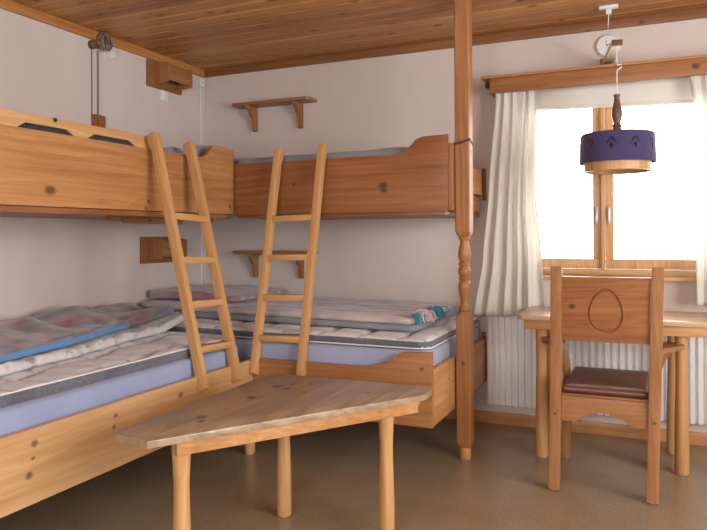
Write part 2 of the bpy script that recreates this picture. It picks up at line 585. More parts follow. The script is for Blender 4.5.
# pelmet
pe = thing('curtain_pelmet', 'long honey pine pelmet board above the window', 'pelmet', (0, 0, 0))
m = MB(); m.box((-0.895, 4.015, 1.998), (0.98, 4.037, 2.085), 0.004)
m.build('front_board', wood('amber', 'x', knots=((0.202, 4.015, 2.045, 0.016),)), pe)
m = MB(); m.box((-0.945, 4.0, 2.085), (1.03, YB, 2.1), 0.004); m.build('top_board', wood('honey', 'x'), pe)
for x in (-0.895, 0.958):
    m = MB(); m.box((x, 4.038, 2.0), (x + 0.022, YB - 0.001, 2.084), 0.002); m.build('end_board', wood('amber', 'y'), pe)
m = MB(); m.box((-0.872, 4.062, 2.06), (0.957, 4.078, 2.084), 0.003); m.build('curtain_track', WHITE, pe)
m = MB(); m.lathe([(0.0, -0.016), (0.011, -0.012), (0.016, 0), (0.011, 0.012), (0.006, 0.016), (0.006, 0.022)], (-0.925, 4.10, 2.062)); m.build('knob', wood('dark', 'z'), pe)

# curtains
def curtain(name, label, xl, xr, z0, z1, yc, nf, seed, flare):
    def fn(u, v):            # v: 0 top .. 1 bottom
        z = z1 + (z0(u) - z1) * v
        x = xl(v) + (xr(v) - xl(v)) * u
        top = max(0.0, 1 - v / 0.07)
        amp = (0.012 + 0.016 * min(1, v * 2.2)) * (1 - 0.4 * top)
        ph = seed + 1.1 * math.sin(2.2 * v + seed) + 0.9 * math.sin(3.0 * u * PI + seed)
        s = math.sin(2 * PI * nf * u + ph * v)
        s = s * (0.75 + 0.25 * math.sin(7 * u + 3 * v + seed)) + 0.22 * math.sin(2 * PI * nf * 1.7 * u + 1.7 + seed + 2.0 * v)
        yy = yc - amp * s - 0.006 * math.sin(8 * v + 5 * u)
        if top > 0:
            yy -= 0.009 * top * math.sin(2 * PI * nf * 3 * u)
        return Vector((x, yy, z))
    q = MB(); q.grid(130, 46, fn)
    o = q.build(name, CURT, smooth=180)
    md = o.modifiers.new('thickness', 'SOLIDIFY'); md.thickness = 0.0016
    tag(o, label, 'curtain', 'window curtains')
    return o
def lerp_tab(tab, v):
    for (a, x0), (b, x1) in zip(tab, tab[1:]):
        if v <= b:
            t = (v - a) / (b - a); t = t * t * (3 - 2 * t) * 0.5 + t * 0.5
            return x0 + (x1 - x0) * t
    return tab[-1][1]
CL = curtain('curtain', 'off white pleated curtain hanging left of the window beside the turned post',
        lambda v: lerp_tab([(0, -0.868), (0.05, -0.865), (0.45, -0.905), (0.75, -0.945), (1, -1.0)], v),
        lambda v: lerp_tab([(0, -0.622), (0.05, -0.628), (0.5, -0.632), (0.8, -0.600), (1, -0.585)], v),
        lambda u: 0.672 + 0.075 * max(0, u - 0.55) / 0.45, 2.058, 4.056, 5.0, 0.7, 0)
CR = curtain('curtain', 'off white curtain at the right edge of the window above the desk end',
        lambda v: lerp_tab([(0, 0.165), (0.15, 0.19), (0.5, 0.20), (1, 0.20)], v),
        lambda v: lerp_tab([(0, 0.60), (1, 0.62)], v),
        lambda u: 0.775, 2.058, 4.056, 6.0, 2.1, 0)

# radiator
ra = thing('radiator', 'white ribbed panel radiator on the wall under the window', 'radiator', (0, 0, 0))
rx0, rx1, rz0, rz1 = -0.936, 0.95, 0.132, 0.685
pts = []
x = rx0; pitch = 0.0385
n = int((rx1 - rx0) / pitch)
pitch = (rx1 - rx0) / n
for i in range(n):
    b = rx0 + i * pitch
    pts += [(b, 4.116), (b + pitch * .16, 4.095), (b + pitch * .62, 4.095), (b + pitch * .78, 4.116)]
pts += [(rx1, 4.116), (rx1, 4.122), (rx0, 4.122)]
m = MB(); m.prism(pts, 2, rz0, rz1, 0); m.build('front_panel', ENAMEL, ra, smooth=20)
m = MB(); m.box((rx0 + 0.01, 4.135, rz0 + 0.005), (rx1 - 0.01, 4.148, rz1 - 0.005), 0.002); m.build('back_panel', ENAMEL, ra)
m = MB(); m.box((rx0, 4.096, rz1), (rx1, 4.150, rz1 + 0.008), 0.003); m.build('top_grille', ENAMEL, ra)
for x in (rx0 - 0.004, rx1):
    m = MB(); m.box((x, 4.104, rz0), (x + 0.004, 4.150, rz1 + 0.006), 0.0015); m.build('side_panel', ENAMEL, ra)
for x in (-0.7, 0.0, 0.7):
    m = MB(); m.box((x - 0.02, 4.148, 0.25), (x + 0.02, YB - 0.0002, 0.6), 0.002); m.build('wall_bracket', ENAMEL, ra)

# ------------------------------------------------------------------ bunks
PX, PY = -2.255, 3.36         # front faces of the two upper bunks
UB, UT = 1.288, 1.592         # bottom and top of their front boards

ul = thing('upper_bunk', 'honey pine upper bunk along the left wall with slotted guard board', 'bunk bed', (XL, 0.0, UB - 0.03), group='wall mounted upper bunks')
def L(pts, ox=0, oz=0):
    return pts
dx, dz = XL, UB - 0.03
def lp(x, y, z):
    return (x - dx, y, z - dz)
pr = [(0.75, UB), (3.352, UB), (3.352, 1.662), (3.22, 1.672), (3.165, 1.670), (3.135, 1.655), (3.11, 1.625), (3.08, 1.602), (3.04, 1.592), (0.75, UT)]
m = MB(); m.prism([(p, z - dz) for p, z in pr], 0, PX - 0.027 - dx, PX - dx, 0.003)
m.build('side_panel', wood('panel', 'y', knots=(lp(PX, 2.03, 1.355)+(0.021,), lp(PX, 2.62, 1.332)+(0.010,), lp(PX, 2.60, 1.30)+(0.008,), lp(PX, 3.31, 1.33)+(0.008,)), seed=0.4, ring=0.8), ul)
# guard board with two low slots on its lower edge
g = [(0.75, 1.593), (1.885, 1.593), (1.925, 1.617), (2.13, 1.617), (2.172, 1.593), (2.245, 1.593), (2.285, 1.617), (2.50, 1.617), (2.545, 1.593), (2.66, 1.593), (2.66, 1.640), (2.645, 1.652), (2.60, 1.655), (0.75, 1.655)]
m = MB(); m.prism([(p, z - dz) for p, z in g], 0, PX - 0.034 - dx, PX - 0.014 - dx, 0.002)
gb = m.build('guard_board', wood('pale', 'y', seed=2.2, ring=0.8), ul)
m = MB(); m.lathe([(0.0, -0.004), (0.009, -0.003), (0.009, 0.003), (0, 0.004)], (0, 0, 0), 12)
for v in m.bm.verts:
    v.co = Vector((v.co.z + PX - 0.012 - dx, v.co.x + 2.068, v.co.y + 1.648 - dz))
m.build('screw_head', DARKMETAL, gb)
m = MB(); m.box(lp(XL + 0.002, 0.75, UB - 0.022), lp(PX - 0.03, PY + 0.0, UB), 0.002); m.build('bed_base', wood('brown', 'y'), ul)
m = MB(); m.box(lp(PX - 0.055, 0.75, UB - 0.027), lp(PX - 0.018, 3.34, UB - 0.002), 0.003); m.build('base_rail', wood('brown', 'y', seed=1), ul)
bp = [(2.83, 1.267), (2.83, 1.245), (2.845, 1.234), (3.30, 1.230), (3.325, 1.242), (3.325, 1.267)]
m = MB(); m.prism([(p, z - dz) for p, z in bp], 0, -2.62 - dx, -2.598 - dx, 0.003)
m.build('batten', wood('amber', 'y', knots=((-2.598 - dx, 3.03, 1.252 - dz, 0.009),)), ul)
m = MB(); m.box(lp(-2.53, 2.62, UB - 0.045), lp(-2.48, 2.68, UB - 0.02), 0.003); m.build('cleat', wood('amber', 'y'), ul)
for y in (3.10, 3.18):
    m = MB(); m.box(lp(PX - 0.05, y, UB - 0.045), lp(PX - 0.02, y + 0.035, UB - 0.025), 0.002); m.build('bracket', wood('brown', 'y', seed=3), ul)

ub = thing('upper_bunk', 'brown pine upper bunk along the back wall meeting the turned post', 'bunk bed', (XL, PY, UB - 0.03), group='wall mounted upper bunks')
dy = PY
def bpnt(x, y, z):
    return (x - dx, y - dy, z - dz)
XE = -0.966
pr = [(PX - 0.004, UB - 0.006), (XE, UB - 0.006), (XE, 1.676), (-1.10, 1.672), (-1.135, 1.660), (-1.17, 1.625), (-1.20, 1.594), (-1.25, 1.586), (PX + 0.01, 1.583), (PX - 0.004, 1.583)]
m = MB(); m.prism([(a - dx, z - dz) for a, z in pr], 1, 0, 0.027, 0.003)
m.build('side_panel', wood('brown', 'x', knots=(bpnt(-1.32, PY, 1.425)+(0.02,), bpnt(-1.315, PY, 1.40)+(0.014,), bpnt(-1.86, PY, 1.45)+(0.007,)), seed=1.4, ring=0.8), ub)
m = MB(); m.box(bpnt(XE - 0.025, PY + 0.029, UB), bpnt(XE + 0.0205, PY + 0.30, 1.635), 0.003); m.build('end_post', wood('brown', 'z'), ub)
m = MB(); m.box(bpnt(XE - 0.025, PY + 0.302, 1.40), bpnt(XE + 0.002, YB - 0.004, 1.55), 0.003); m.build('end_rail', wood('honey', 'y'), ub)
m = MB(); m.box(bpnt(XE - 0.025, PY + 0.302, 1.30), bpnt(XE - 0.004, YB - 0.10, 1.385), 0.003); m.build('lower_rail', wood('amber', 'y', seed=2), ub)
m = MB(); m.box(bpnt(XE + 0.003, YB - 0.06, 1.37), bpnt(XE + 0.016, YB - 0.003, 1.565), 0.003); m.build('wall_cleat', wood('dark', 'z', seed=2), ub)
m = MB(); m.box(bpnt(PX + 0.002, PY + 0.028, UB - 0.022), bpnt(XE - 0.03, YB - 0.003, UB), 0.002); m.build('bed_base', wood('brown', 'x'), ub)

# slab: mattress / blanket body with rounded edges and corners
def slab_coords(h, r, step):
    e = [r * (1 - math.cos(k * PI / 8)) for k in range(5)]
    xs = [-h + a for a in e]
    n = max(2, int((2 * h - 2 * r) / step))
    for i in range(1, n):
        xs.append(-h + r + (2 * h - 2 * r) * i / n)
    xs += [h - a for a in reversed(e)]
    return xs
def slab(x0, x1, y0, y1, z0, z1, r=0.02, R=0.05, step=0.03, top=None, warp=None, bulge=0.0):
    hx, hy = (x1 - x0) / 2, (y1 - y0) / 2
    cx, cy = (x0 + x1) / 2, (y0 + y1) / 2
    r = min(r, (z1 - z0) / 2 - 1e-4)
    X = slab_coords(hx, r, step); Y = slab_coords(hy, r, step)
    q = MB(); bm = q.bm
    def plan(x, y):
        a = (abs(x) - (hx - R)) / R; b = (abs(y) - (hy - R)) / R
        if a > 0 and b > 0:
            a, b = min(a, 1), min(b, 1)
            a2 = a * math.sqrt(1 - b * b / 2); b2 = b * math.sqrt(1 - a * a / 2)
            x = math.copysign(hx - R + R * a2, x); y = math.copysign(hy - R + R * b2, y)
        return x + cx, y + cy
    def sheet(up):
        rows = []
        for y in Y:
            row = []
            for x in X:
                d = max(0.0, min(hx - abs(x), hy - abs(y)))
                e = 1.0 if d >= r else math.sqrt(max(0, 1 - (1 - d / r) ** 2))
                px, py = plan(x, y)
                if up:
                    z = z1 - r + r * e
                    if top:
                        z += top(px, py, d) * min(1, d / max(r, 0.012))
                else:
                    z = z0 + r - r * e
                c = Vector((px, py, z))
                if warp:
                    c = Vector(warp(*c))
                row.append(bm.verts.new(c))
            rows.append(row)
        return rows
    A = sheet(True); B = sheet(False)
    ny, nx = len(Y), len(X)
    for j in range(ny - 1):
        for i in range(nx - 1):
            bm.faces.new([A[j][i], A[j][i + 1], A[j + 1][i + 1], A[j + 1][i]])
            bm.faces.new([B[j + 1][i], B[j + 1][i + 1], B[j][i + 1], B[j][i]])
    loop = [(0, i) for i in range(nx)] + [(j, nx - 1) for j in range(1, ny)] + [(ny - 1, i) for i in range(nx - 2, -1, -1)] + [(j, 0) for j in range(ny - 2, 0, -1)]
    for k in range(len(loop)):
        a = loop[k]; b = loop[(k + 1) % len(loop)]
        bm.faces.new([A[b[0]][b[1]], A[a[0]][a[1]], B[a[0]][a[1]], B[b[0]][b[1]]])
    return q
def rrect(x0, x1, y0, y1, R, z, n=8):
    pts = []
    for cx, cy, a0 in ((x1 - R, y1 - R, 0), (x0 + R, y1 - R, 90), (x0 + R, y0 + R, 180), (x1 - R, y0 + R, 270)):
        for k in range(n + 1):
            a = math.radians(a0 + 90 * k / n)
            pts.append((cx + R * math.cos(a), cy + R * math.sin(a), z))
    out = []
    for i, p in enumerate(pts):       # subdivide the straight runs
        out.append(p)
        qn = pts[(i + 1) % len(pts)]
        d = math.dist(p, qn)
        for k in range(1, int(d / 0.15)):
            t = k / int(d / 0.15)
            out.append(tuple(a + (b - a) * t for a, b in zip(p, qn)))
    return out
def nz(x, y, s, seed=0.0):
    return noise.noise(Vector((x * s, y * s, seed)))

# mattresses and bedding of the upper bunks
o = slab(XL + 0.02, PX - 0.035, 0.85, YB - 0.05, UB + 0.002, 1.52, 0.02).build('mattress', GREYMAT)
tag(o, 'grey mattress on the left upper bunk, partly covered by an added dark slab', 'mattress', 'bunk mattresses')
o = slab(XL + 0.03, PX - 0.04, 0.95, 2.63, 1.524, 1.638, 0.03, 0.06, 0.05, top=lambda x, y, d: 0.008 * nz(x, y, 5, 1)).build('folded_blanket', fabric('slot_shade_charcoal', (0.045, 0.042, 0.045), 400, 0.2), smooth=180)  # added dark slab, gives the guard board slots their shade
tag(o, 'added charcoal slab behind the guard board of the left upper bunk, standing in for shade in its slots', 'blanket', 'folded bedding')
o = slab(XL + 0.03, PX - 0.06, 2.72, 3.62, 1.522, 1.600, 0.03, 0.08, 0.03,
         top=lambda x, y, d: 0.05 * nz(x, y, 5.5, 3.0) + 0.035 + 0.05 * math.exp(-((y - 3.28) / 0.10) ** 2 - ((x + 2.4) / 0.12) ** 2)).build('folded_blanket', PATCH, smooth=180)
tag(o, 'worn blue blanket heaped on the left upper bunk behind the ladder top', 'blanket', 'folded bedding')
o = slab(PX + 0.03, XE - 0.04, PY + 0.04, YB - 0.02, UB + 0.002, 1.52, 0.02).build('mattress', GREYMAT)
tag(o, 'mattress under the thin grey blanket on the back upper bunk', 'mattress', 'bunk mattresses')
o = slab(PX - 0.04, -1.12, PY + 0.04, YB - 0.10, 1.522, 1.622, 0.03, 0.08, 0.035,
         top=lambda x, y, d: 0.012 * nz(x, y, 5, 8.0) + 0.008 * (x - PX) / 1.15).build('folded_blanket', GREYBLANKET, smooth=180)
tag(o, 'thin grey blanket spread on the back upper bunk, just above its board', 'blanket', 'folded bedding')

# ---- lower beds
LX, LY = -1.924, 3.03
LB, LT = 0.262, 0.517
lb = thing('lower_bed', 'pale pine lower bed along the left wall with a blue mattress in it', 'bed', (XL, 0, 0), group='lower corner beds')
m = MB(); m.box((LX - 0.03 - XL, 0.72, LB), (LX - XL, LY - 0.002, LT), 0.004)
def k3(y, z, r):
    return (LX - XL, y, z, r)
m.build('side_rail', wood('pale', 'y', knots=(k3(1.66, 0.465, 0.012), k3(1.655, 0.418, 0.007), k3(1.64, 0.365, 0.013), k3(2.04, 0.467, 0.009), k3(2.03, 0.425, 0.009), k3(2.05, 0.375, 0.008), k3(2.435, 0.46, 0.013)), seed=3.1, ring=0.7), lb)
m = MB(); m.box((0.006, 0.75, 0.36), (LX - 0.032 - XL, LY - 0.004, 0.395), 0.003); m.build('bed_base', wood('amber', 'y'), lb)
for (x, y) in ((-2.0, 0.82), (-2.95, 0.82), (-2.95, 2.96)):
    m = MB(); m.lathe([(0.024, 0), (0.029, 0.01), (0.029, 0.10), (0.026, 0.359)], (x - XL, y, 0), 18)
    m.build('leg', wood('pale', 'z'), lb)
bb = thing('lower_bed', 'orange pine lower bed along the back wall, its raised board end by the post', 'bed', (XL, LY, 0), group='lower corner beds')
EX = -0.951
pr = [(LX - 0.03, LB), (EX, LB), (EX, 0.614), (-1.085, 0.608), (-1.115, 0.600), (-1.15, 0.572), (-1.175, 0.552), (-1.215, 0.545), (-1.255, 0.532), (-1.30, 0.525), (LX - 0.03, 0.522)]
m = MB(); m.prism([(a - XL, z) for a, z in pr], 1, 0, 0.026, 0.003)
m.build('side_rail', wood('amber', 'x', seed=2.7, ring=0.8, knots=((-1.0 - XL, 0.0, 0.535, 0.008),)), bb)
m = MB(); m.box((EX - 0.028 - XL, 0.028, LB + 0.002), (EX - XL, YB - 0.03 - LY, 0.529), 0.003); m.build('end_board', wood('honey', 'y', seed=1.2, knots=((EX - XL, 0.28, 0.44, 0.009),)), bb)
m = MB(); m.box((EX - 0.028 - XL, YB - 0.028 - LY, 0.262), (EX + 0.006 - XL, YB - 0.004 - LY, 0.56), 0.003); m.build('corner_block', wood('brown', 'z'), bb)
m = MB(); m.box((0.006, 0.03, 0.36), (EX - 0.03 - XL, YB - 0.01 - LY, 0.395), 0.003); m.build('bed_base', wood('amber', 'x'), bb)
for (x, y) in ((-1.985, 3.088), (-2.98, 4.08), (-2.98, 3.1), (-1.06, 4.08)):
    m = MB(); m.lathe([(0.024, 0), (0.029, 0.01), (0.029, 0.10), (0.026, 0.359)], (x - XL, y - LY, 0), 18)
    m.build('leg', wood('pale', 'z'), bb)

# mattresses
o = slab(XL + 0.012, -1.962, 0.80, 2.985, 0.397, 0.592, 0.018, 0.06, 0.05, top=lambda x, y, d: 0.002 * nz(x, y, 4)).build('mattress', BLUEMAT)
tag(o, 'lavender blue mattress set in the left lower bed', 'mattress', 'bunk mattresses')
o = slab(XL + 0.012, EX - 0.034, LY + 0.04, YB - 0.014, 0.397, 0.604, 0.018, 0.07, 0.05, top=lambda x, y, d: 0.002 * nz(x, y, 4)).build('mattress', fabric('grey_blue_mattress_ticking', (0.33, 0.36, 0.50), 500, 0.14))
tag(o, 'grey blue mattress set in the back lower bed below the folded blankets', 'mattress', 'bunk mattresses')

def topper(label, x0, x1, y0, y1, z0, z1, rot, rr=0.013, lim=0.55, wave=0.0):
    root = thing('mattress_topper', label, 'mattress topper', (0, 0, 0), group='quilted toppers')
    cell = 0.21
    def quilt(x, y, d):
        u = (x + y * rot) / cell; v = (y - x * rot) / (cell * 0.72)
        u += 0.10 * math.sin(v * 2.1)
        gu = abs((u % 1) - 0.5) * 2; gv = abs((v % 1) - 0.5) * 2     # 1 at seams
        s = max(gu ** 5, gv ** 5)
        return -0.020 * s + 0.002 * nz(x, y, 11, 2)
    def sag(x, y, z):
        return (x, y, z + wave * (z - z0) / (z1 - z0) * noise.noise(Vector((x * 3.0, y * 1.5, 2))))
    q = slab(x0, x1, y0, y1, z0, z1, rr, 0.07, 0.0105, top=quilt, warp=sag)
    q2 = slab(x0, x1, y0, y1, z0, z1, rr, 0.07, 0.0155, top=quilt, warp=sag)
    bmesh.ops.recalc_face_normals(q.bm, faces=q.bm.faces); bmesh.ops.recalc_face_normals(q2.bm, faces=q2.bm.faces)
    def side(f):
        c = f.calc_center_median()
        e = min(c.x - x0, x1 - c.x, c.y - y0, y1 - c.y)
        return f.normal.z < lim and (f.normal.z < -0.5 or e < 0.012 or abs(f.normal.z) < 0.4)
    bmesh.ops.delete(q.bm, geom=[f for f in q.bm.faces if side(f)], context='FACES')
    bmesh.ops.delete(q2.bm, geom=[f for f in q2.bm.faces if not side(f)], context='FACES')
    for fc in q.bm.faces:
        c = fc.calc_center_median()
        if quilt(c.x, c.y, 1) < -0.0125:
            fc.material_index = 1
    q.build('quilted_cover', [QUILT, SEAM_SHADE], root, 'pale grey quilted cover', smooth=60, recalc=False)
    q2.build('side_band', BAND, root, 'charcoal side band', smooth=60, recalc=False)
    zp = z1 - 0.007 if rr < 0.02 else z0 + 0.010
    ins = 0.003 if rr < 0.02 else 0.0
    p = MB(); p.tube([(a, b, sag(a, b, c)[2]) for a, b, c in rrect(x0 + ins, x1 - ins, y0 + ins, y1 - ins, 0.068, zp)], 0.0036, 6, True); p.build('piping', PIPING, root, 'pale piping along the edge')
    return root
topper('pale quilted topper with charcoal side on the left lower bed', XL + 0.014, -1.99, 0.80, 2.98, 0.594, 0.646, 0.16)
topper('pale quilted topper with charcoal side on the back lower bed', XL + 0.014, -0.99, 3.105, YB - 0.02, 0.606, 0.668, -0.1, 0.030, 0.32, 0.006)

# left lower bed: printed duvet, plaid wool blanket with blue binding
def xf(tab):
    def f(y):
        return lerp_tab(tab, y)
    return f
qf = xf([(0.7, -2.08), (1.76, -2.205), (2.1, -2.255), (2.6, -2.345), (2.96, -2.395), (3.20, -2.43)])
def qwarp(front, x0, x1):
    def w(x, y, z):
        t = (x - x0) / (x1 - x0)
        f = front(y) + 0.010 * noise.noise(Vector((y * 15, 3, 1))) + 0.02 * noise.noise(Vector((y * 4, 7, 1)))
        k = min(1.0, max(0.0, (y - 2.86) / 0.24))
        return (x0 + t * (f - x0), y, z + 0.031 * k * k * (3 - 2 * k))
    return w
def duvet_top(x, y, d):
    return (0.016 * nz(x, y, 11, 4) + 0.014 * nz(x, y, 24, 1) + 0.012 * math.exp(-((d - 0.03) / 0.03) ** 2)) * math.exp(-(d / 0.07) ** 2)
o = slab(XL + 0.02, -2.25, 0.84, 3.19, 0.6495, 0.678, 0.0144, 0.05, 0.022, top=duvet_top, warp=qwarp(qf, XL + 0.02, -2.25)).build('folded_duvet', PRINT, smooth=180)
tag(o, 'white folded duvet with grey print below the dusky plaid blanket on the left bed', 'duvet', 'folded bedding')
bf = xf([(0.7, -2.13), (1.8, -2.262), (2.15, -2.335), (2.6, -2.45), (2.85, -2.53), (3.13, -2.47)])
def blanket_top(x, y, d):
    a = 0.026 * nz(x, y, 4.5, 7) + 0.020 * nz(x, y, 9.0, 1) + 0.007 * nz(x, y, 20, 5)
    b = 0.065 * math.exp(-((x + 2.82) / 0.20) ** 2 - ((y - 2.72) / 0.16) ** 2)
    c = 0.022 * math.exp(-((x + 2.85) / 0.12) ** 2) * (0.6 + nz(x, y, 3.3, 2)) + 0.028 * math.exp(-((x + 2.8) / 0.16) ** 2 - ((y - 2.35) / 0.12) ** 2)
    return a + b + c
bw = qwarp(bf, XL + 0.03, -2.3)
wb = thing('wool_blanket', 'dusky red and grey plaid blanket with blue binding on the left lower bed', 'blanket', (0, 0, 0), group='folded bedding')
slab(XL + 0.03, -2.3, 0.88, 3.12, 0.692, 0.722, 0.0145, 0.06, 0.022, top=blanket_top, warp=bw).build('blanket_body', PLAID_A, wb, smooth=180)
def bind(u, v):
    y = 0.9 + (2.74 - 0.9) * u
    f = bf(y) + 0.010 * noise.noise(Vector((y * 15, 3, 1))) + 0.02 * noise.noise(Vector((y * 4, 7, 1)))
    a = -PI * 0.62 + PI * 1.12 * v
    px = f - 0.010 + 0.016 * math.cos(a); pz = 0.704 + 0.0165 * math.sin(a)
    if v > 0.8:
        px -= (v - 0.8) * 0.16
    return Vector((px, y, pz))
m = MB(); m.grid(90, 12, bind)
o = m.build('binding', BLUEBIND, wb, 'blue binding along the edge', smooth=180)
md = o.modifiers.new('thickness', 'SOLIDIFY'); md.thickness = 0.003

# back lower bed: grey blanket, blue and pink plaid blanket, folded plaid pile at the corner
def edge_wob(y0, y1):
    def w(x, y, z):
        t = (y1 - y) / (y1 - y0)
        return (x, y + t * (0.012 * noise.noise(Vector((x * 6, z * 20, 5))) + 0.15 * max(0.0, -1.1 - x) / 1.93), z)
    return w
o = slab(-3.03, -1.10, 3.225, 4.10, 0.675, 0.702, 0.0155, 0.05, 0.03, top=lambda x, y, d: 0.004 * nz(x, y, 8, 2), warp=edge_wob(3.2, 4.1)).build('folded_blanket', GREYBLANKET, smooth=180)
tag(o, 'grey wool blanket folded flat under the plaid blanket on the back bed', 'blanket', 'folded bedding')
pb = thing('wool_blanket', 'blue and pink plaid blanket with tassels lying along the back lower bed', 'blanket', (0, 0, 0), group='folded bedding')
slab(-3.0, -1.12, 3.24, 4.08, 0.706, 0.741, 0.018, 0.05, 0.025,
     top=lambda x, y, d: 0.010 * nz(x, y, 6, 5) + 0.004 * nz(x, y, 16, 3), warp=edge_wob(3.24, 4.08)).build('blanket_body', PLAID_B, pb, smooth=180)
def tassels(mat, n, cx, cy, cz, sx, sy, seed, L0=0.06):
    rnd = random.Random(seed)
    q = MB()
    for i in range(n):
        x, y, z = cx + rnd.uniform(-sx, sx) * .5, cy + rnd.uniform(-sy, sy), cz + rnd.uniform(-0.006, 0.008)
        pts = [(x, y, z)]
        a = rnd.uniform(-0.9, 0.9); l = L0 * rnd.uniform(.7, 1.2)
        for k in range(1, 5):
            t = k / 4
            pts.append((x + l * t * math.cos(a * t) , y + l * t * math.sin(a * 1.4) - .01 * t, z + 0.018 * math.sin(t * 2.4) - 0.05 * t * t + rnd.uniform(-.003, .003)))
        q.tube(pts, 0.0032, 5)
    return q
tassels(TURQ, 16, -1.12, 3.27, 0.752, 0.03, 0.02, 3, 0.05).build('tassel_fringe', TURQ, pb, 'turquoise tassels')
tassels(PINK, 60, -1.13, 3.39, 0.752, 0.06, 0.08, 5, 0.05).build('tassel_fringe', PINK, pb, 'pale pink tassels')
tassels(TURQ, 50, -1.12, 3.58, 0.754, 0.06, 0.06, 9, 0.06).build('tassel_fringe', TURQ, pb, 'turquoise tassels')
o = slab(-3.035, -2.30, 3.34, 4.10, 0.762, 0.798, 0.019, 0.08, 0.025, top=lambda x, y, d: 0.014 * nz(x, y, 6, 9) - 0.02 * max(0, (x + 2.6) / 0.3) + 0.012,
         warp=edge_wob(3.34, 4.1)).build('folded_blanket', plaid('red_grey_and_cream_plaid_wool', [(0.24, 0.24, 0.26), (0.40, 0.16, 0.18), (0.52, 0.46, 0.44), (0.22, 0.25, 0.32), (0.46, 0.30, 0.30)], 0.22, 0.2, axis=1), smooth=180)
tag(o, 'red and grey plaid blanket folded in the bed corner behind the left ladder', 'blanket', 'folded bedding')

# ------------------------------------------------------------------ turned post
po = thing('turned_post', 'floor to ceiling pine post with turned middle at the bunk end', 'post', (-0.9045, 3.452, 0))
h2 = 0.0385
def square_section(m, z0, z1, ch0, ch1):
    """square shaft with chamfered shoulders"""
    m.box((-h2, -h2, z0), (h2, h2, z1), 0.004)
m = MB(); m.lathe([(0.026, 0), (0.030, 0.006), (0.030, 0.055), (0.027, 0.062)], n=28); m.build('foot', wood('honey', 'z', seed=1), po)
def shaft(z0, z1, lo, hi):
    """square, its shoulders eased into the turning"""
    q = MB()
    rows = []
    lv = []
    if lo:
        lv += [(z0, 0.74, 0.5), (z0 + 0.012, 0.88, 0.3), (z0 + 0.03, 1.0, 0.12)]
    else:
        lv += [(z0, 1.0, 0.12)]
    if hi:
        lv += [(z1 - 0.045, 1.0, 0.12), (z1 - 0.02, 0.92, 0.3), (z1, 0.72, 0.55)]
    else:
        lv += [(z1, 1.0, 0.12)]
    for z, s, c in lv:
        a = h2 * s; b = a * (1 - c)
        rows.append([q.bm.verts.new((x, y, z)) for x, y in ((a, -b), (a, b), (b, a), (-b, a), (-a, b), (-a, -b), (-b, -a), (b, -a))])
    for r0, r1 in zip(rows, rows[1:]):
        for k in range(8):
            j = (k + 1) % 8
            q.bm.faces.new([r0[k], r0[j], r1[j], r1[k]])
    q.bm.faces.new(rows[0][::-1]); q.bm.faces.new(rows[-1])
    return q
shaft(0.062, 0.765, True, True).build('lower_shaft', wood('amber', 'z', seed=2, knots=((0.0, -h2, 0.50, 0.010), (-h2, 0.0, 0.5, 0.012))), po, smooth=25)
T0 = 0.765
prof = [(0.024, T0 - 0.004), (0.027, T0 + 0.002), (0.030, T0 + 0.010), (0.029, T0 + 0.022), (0.023, T0 + 0.028), (0.022, T0 + 0.034), (0.021, T0 + 0.05), (0.024, T0 + 0.075), (0.030, T0 + 0.105), (0.0325, T0 + 0.125), (0.031, T0 + 0.143), (0.025, T0 + 0.157),
        (0.021, T0 + 0.162), (0.030, T0 + 0.168), (0.030, T0 + 0.174), (0.022, T0 + 0.178), (0.028, T0 + 0.188), (0.0325, T0 + 0.202), (0.0325, T0 + 0.212), (0.028, T0 + 0.226), (0.022, T0 + 0.236), (0.030, T0 + 0.240), (0.030, T0 + 0.246), (0.021, T0 + 0.252),
        (0.026, T0 + 0.262), (0.031, T0 + 0.280), (0.0325, T0 + 0.296), (0.030, T0 + 0.318), (0.024, T0 + 0.343), (0.021, T0 + 0.362), (0.023, T0 + 0.368), (0.030, T0 + 0.374), (0.030, T0 + 0.382), (0.024, T0 + 0.388)]
m = MB(); m.lathe(prof, n=32); m.build('turned_section', wood('amber', 'z', rough=0.3, seed=3), po, smooth=60)
shaft(T0 + 0.386, H - 0.001, True, False).build('upper_shaft', wood('amber', 'z', seed=4, ring=0.8), po, smooth=25)
q = MB(); e = h2 + 0.002
for k, (za, zb) in enumerate(((1.634, 1.654), (1.628, 1.646))):
    q.tube([(-e, -e, za), (0, -e - 0.001, (za + zb) / 2 - 0.004), (e, -e, zb), (e, e, za), (-e, e, zb)], 0.0028, 6, True)
tag(q.build('wire_tie', plain('rusty_brown_wire', (0.09, 0.03, 0.025), 0.6)), 'dark wire tied round the square top of the turned post', 'wire', loc=(-0.9045, 3.452, 0))

# ------------------------------------------------------------------ ladders
TH = math.atan2(0.325, 1.21)
la = thing('bunk_ladder', 'pine ladder leaning on the back bunk, nearer the turned post', 'ladder', (-1.767, 3.004, 0.447), (-TH, -0.026, 0), 'bunk ladders')
LL = 1.256
for s in (-1, 1):
    xc = s * 0.1375
    # side outline in (y, z): y + is towards the bunk
    pts = [(-0.022, 0.008), (0.017, -0.002), (0.022, 0.016), (0.022, 1.165), (0.026, 1.190), (0.034, 1.208), (0.035, 1.238), (0.029, 1.252), (0.0, 1.258), (-0.018, 1.252), (-0.023, 1.23), (-0.022, 1.19)]
    m = MB(); m.prism(pts, 0, xc - 0.017, xc + 0.017, 0.002)
    st = m.build('stile', wood('ladder', 'z', rk=0.03, seed=0.5 + s), la)
for l in (0.19, 0.404, 0.62, 0.837):
    M = Matrix.Translation((0, 0, l)) @ Matrix.Rotation(TH, 4, 'X')
    m = MB(); m.box((-0.121, -0.022, -0.016), (0.121, 0.022, 0.016), 0.0022, M=M)
    m.build('rung', wood('ladder', 'x', rk=0.03, seed=l * 3), la)
